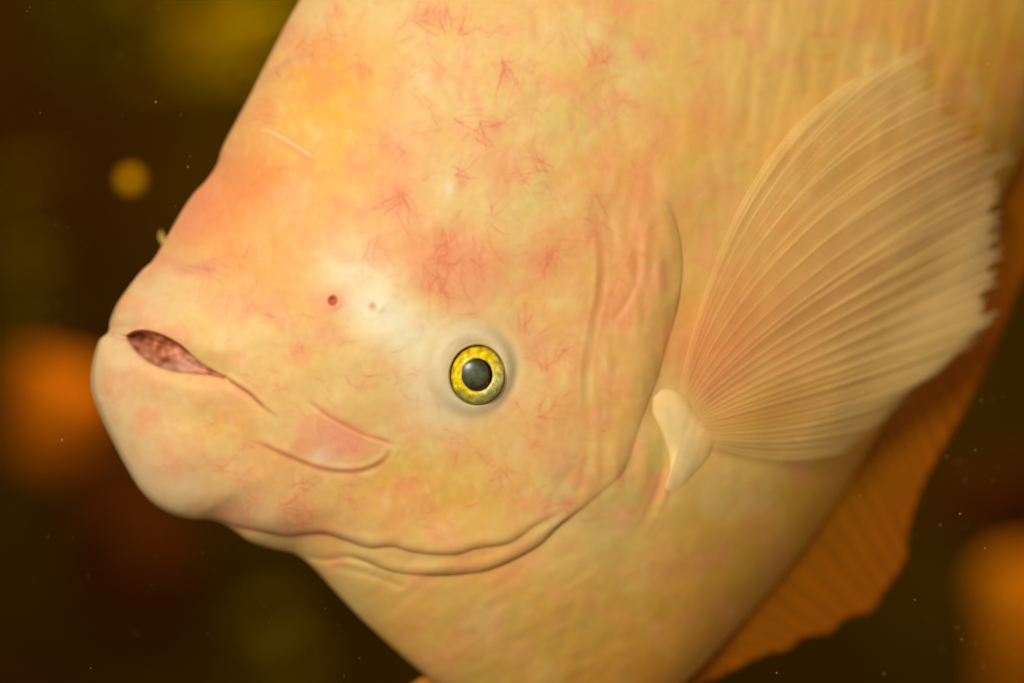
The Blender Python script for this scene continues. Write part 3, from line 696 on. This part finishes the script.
for i in range(6, na - 6, 6):
    path = [W(*(rp[i] * (1 - t) + (ep[i]) * t), float(mid(*(rp[i] * (1 - t) + ep[i] * t))) - 2 + 14 * t) for t in np.linspace(0, 0.985, 14)]
    v_, f2 = tube([path], lambda q: S * (2.6 - 1.4 * q))
    mesh_obj('fin_ray', v_, f2, AFM, anal, colors=np.tile(lin((172, 99, 3)), (len(v_), 1)))
# pelvic fin tip below the throat
vs, fs, cs = [], [], []
PF = [((404, 690), (470, 712)), ((420, 678), (470, 695)), ((436, 675), (480, 684)), ((455, 678), (500, 690)), ((480, 690), (540, 715))]
for i, (a, b_) in enumerate(PF):
    for k in range(7):
        t = k / 6; u = a[0] * (1 - t) + b_[0] * t; v = a[1] * (1 - t) + b_[1] * t
        vs.append(W(u, v, 112 + 2 * math.sin(i * 2))); cs.append(lin((214, 140, 44)))
ix = np.arange(len(vs)).reshape(len(PF), 7)
fq = np.stack([ix[:-1, :-1], ix[1:, :-1], ix[1:, 1:], ix[:-1, 1:]], -1).reshape(-1, 4)
pel = mesh_obj('pelvic_fin', vs, fq, AFM, fish, colors=np.array(cs)); sm_ = pel.modifiers.new('thickness', 'SOLIDIFY'); sm_.thickness = 0.0015
# short nostril tube of the far side peeping over the snout
path = [W(174, 252, 118), W(168, 246, 119), W(163, 240, 120), W(160.5, 235, 121), W(161.5, 231, 122)]
v_, f2 = tube([path], lambda q: S * (5.0 * (1 - q) + 1.0), 10)
mesh_obj('nostril_flap', v_, f2, SKIN, fish, colors=np.tile(lin((190, 160, 70)), (len(v_), 1)))

# ------------------------------------------------------------------ blurred things behind the fish
def plain_mat(name, col, rough=0.8, var=0.35, scale=30):
    m, n, l, b = new_mat(name)
    tc = n.new('ShaderNodeTexCoord'); nn = n.new('ShaderNodeTexNoise'); nn.inputs['Scale'].default_value = scale; nn.inputs['Detail'].default_value = 4
    rp_ = n.new('ShaderNodeValToRGB'); c = np.array(col)
    rp_.color_ramp.elements[0].color = (*(c * (1 - var)), 1); rp_.color_ramp.elements[1].color = (*np.clip(c * (1 + var), 0, 1), 1)
    rp_.color_ramp.elements[0].position = .3; rp_.color_ramp.elements[1].position = .7
    l.new(tc.outputs['Object'], nn.inputs['Vector']); l.new(nn.outputs['Fac'], rp_.inputs[0]); l.new(rp_.outputs[0], b.inputs['Base Color'])
    b.inputs['Roughness'].default_value = rough; b.inputs['Specular IOR Level'].default_value = 0.0
    return m
def at_depth(px, py, y):
    k = (D + y) / D; return np.array(((px - CU) * S * k, y, (CV - py) * S * k))
def rock(name, px, py, y, ru, rv, mat, seed, label, cat, rough=0.16):
    k = (D + y) / D * S; rg = np.random.default_rng(seed)
    ph = rg.uniform(0, 6.28, 12); c = at_depth(px, py, y)
    nu, nv = 40, 24; vs, fs = [], []
    for j in range(nv + 1):
        p = math.pi * j / nv
        for i in range(nu):
            t = 2 * math.pi * i / nu; d_ = np.array((math.sin(p) * math.cos(t), math.sin(p) * math.sin(t), math.cos(p)))
            r = 1 + rough * (math.sin(3 * d_[0] + ph[0]) * math.sin(3 * d_[2] + ph[1]) + .5 * math.sin(6 * d_[0] + 4 * d_[1] + ph[2]) * math.sin(5 * d_[2] + ph[3]) + .25 * math.sin(13 * d_[0] + ph[4]) * math.sin(11 * d_[2] + 7 * d_[1] + ph[5]))
            vs.append(d_ * r * np.array((ru, (ru + rv) / 2, rv)) * k)
    for j in range(nv):
        for i in range(nu):
            a, b_ = j * nu + i, j * nu + (i + 1) % nu; fs.append((a, b_, b_ + nu, a + nu))
    o = mesh_obj(name, vs, fs, mat); o.location = c; tag(o, label, cat); return o
OR = plain_mat('rust_orange', (0.62, 0.15, 0.003)); OR2 = plain_mat('amber', (1.0, 0.42, 0.002), var=.15); DR = plain_mat('dark_rust', (0.075, 0.018, 0.001)); OR3 = plain_mat('rust_orange_deep', (0.62, 0.19, 0.003))
rock('orange_ball', 131, 180, 0.22, 9.5, 9.5, OR2, 2, 'small round amber ball floating in dark water left of the forehead', 'ball', 0.04)
rock('orange_rock', 62, 412, 0.75, 56, 58, OR, 3, 'blurred orange rounded rock left of the fish mouth', 'rock')
rock('brown_rock', 130, 545, 0.95, 70, 90, DR, 4, 'dim dark brown blurred rock below the orange rock at left', 'rock')
rock('orange_rock', 1050, 640, 0.80, 72, 105, OR3, 5, 'blurred orange rock at the bottom right corner behind the fish', 'rock')
rock('brown_rock', 1000, 505, 1.05, 70, 40, DR, 6, 'dim reddish brown blurred rock right of the ragged belly fin', 'rock')
LEAF = plain_mat('olive_leaf', (0.75, 0.50, 0.002), 0.9); 
LEAF_SHADED = plain_mat('olive_leaf_shaded', (0.17, 0.11, 0.001), 0.9)  # leaf colour darkened to make these plants look less lit
def plant(px, py, y, n, size, spread, seed, label, LEAF=LEAF_SHADED):
    rg = random.Random(seed); root = bpy.data.objects.new('aquatic_plant', None); C.objects.link(root); root.location = at_depth(px, py + size, y); root.empty_display_size = .02
    tag(root, label, 'plant'); k = (D + y) / D * S
    H = size * 2 * k
    path = [np.array((0.004 * math.sin(q * 5), 0, H * q)) for q in np.linspace(0, 0.9, 12)]
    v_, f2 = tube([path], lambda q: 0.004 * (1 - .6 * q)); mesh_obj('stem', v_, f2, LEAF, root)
    for i in range(n):
        h = H * rg.uniform(0.1, 0.9); a = rg.uniform(0, 6.28); L = spread * k * rg.uniform(.6, 1.1); wd = L * rg.uniform(.16, .26); el = rg.uniform(.1, .9)
        vs, fs = [], []
        for q in range(9):
            t = q / 8; r = L * t; wv_ = wd * math.sin(math.pi * min(1, t * .97 + .03)) ** .8
            base = np.array((math.cos(a) * r, math.sin(a) * r * .6, h + math.sin(el) * r - 0.5 * r * r / max(L, 1e-6) * 0.6))
            sd = np.array((-math.sin(a), math.cos(a), 0.5)); sd /= np.linalg.norm(sd)
            vs += [base - sd * wv_, base + np.array((0, 0, -.15 * wv_)), base + sd * wv_]
        for q in range(8):
            for e in range(2): fs.append((q * 3 + e, q * 3 + e + 1, q * 3 + e + 4, q * 3 + e + 3))
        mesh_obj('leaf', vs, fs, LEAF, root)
    return root
plant(228, 42, 0.95, 40, 36, 60, 1, 'blurred olive plant left of the forehead near the top edge', LEAF)
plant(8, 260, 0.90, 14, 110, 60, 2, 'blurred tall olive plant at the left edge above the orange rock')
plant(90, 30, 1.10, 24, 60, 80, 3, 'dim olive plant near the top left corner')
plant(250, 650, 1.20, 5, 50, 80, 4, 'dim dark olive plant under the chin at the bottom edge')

# ------------------------------------------------------------------ specks drifting in the water
vs, fs = [], []
def speck(px, py, y, r):
    c = at_depth(px, py, y); o = len(vs); k = (D + y) / D * S
    for d_ in ((1, 0, 0), (-1, 0, 0), (0, 1, 0), (0, -1, 0), (0, 0, 1), (0, 0, -1)): vs.append(c + np.array(d_) * r * k * random.uniform(.6, 1.3))
    for a in ((0, 2, 4), (2, 1, 4), (1, 3, 4), (3, 0, 4), (2, 0, 5), (1, 2, 5), (3, 1, 5), (0, 3, 5)): fs.append(tuple(o + q for q in a))
for i in range(70): speck(random.uniform(0, 330), random.uniform(0, 683), random.uniform(-0.02, 0.05), random.choice((.35, .45, .6)))
for i in range(50): speck(random.uniform(860, 1024), random.uniform(380, 683), random.uniform(0.0, 0.06), random.choice((.4, .55, .8)))
for i in range(25): speck(random.uniform(300, 900), random.uniform(560, 683), random.uniform(0.0, 0.03), .4)
for (a, b_, r) in ((156, 102, .9), (188, 167, .9), (181, 115, .6), (960, 514, 1.1), (945, 300, .8), (985, 548, .9), (988, 64, 1.0), (62, 440, .9), (915, 600, .8), (777, 673, 1.0)): speck(a, b_, 0.0, r)
DUST = plain_mat('water_dust', (0.42, 0.33, 0.2), 0.7)
tag(mesh_obj('drifting_specks', vs, fs, DUST, smooth=False), 'tiny pale specks drifting in the dark water', 'specks', 'stuff')
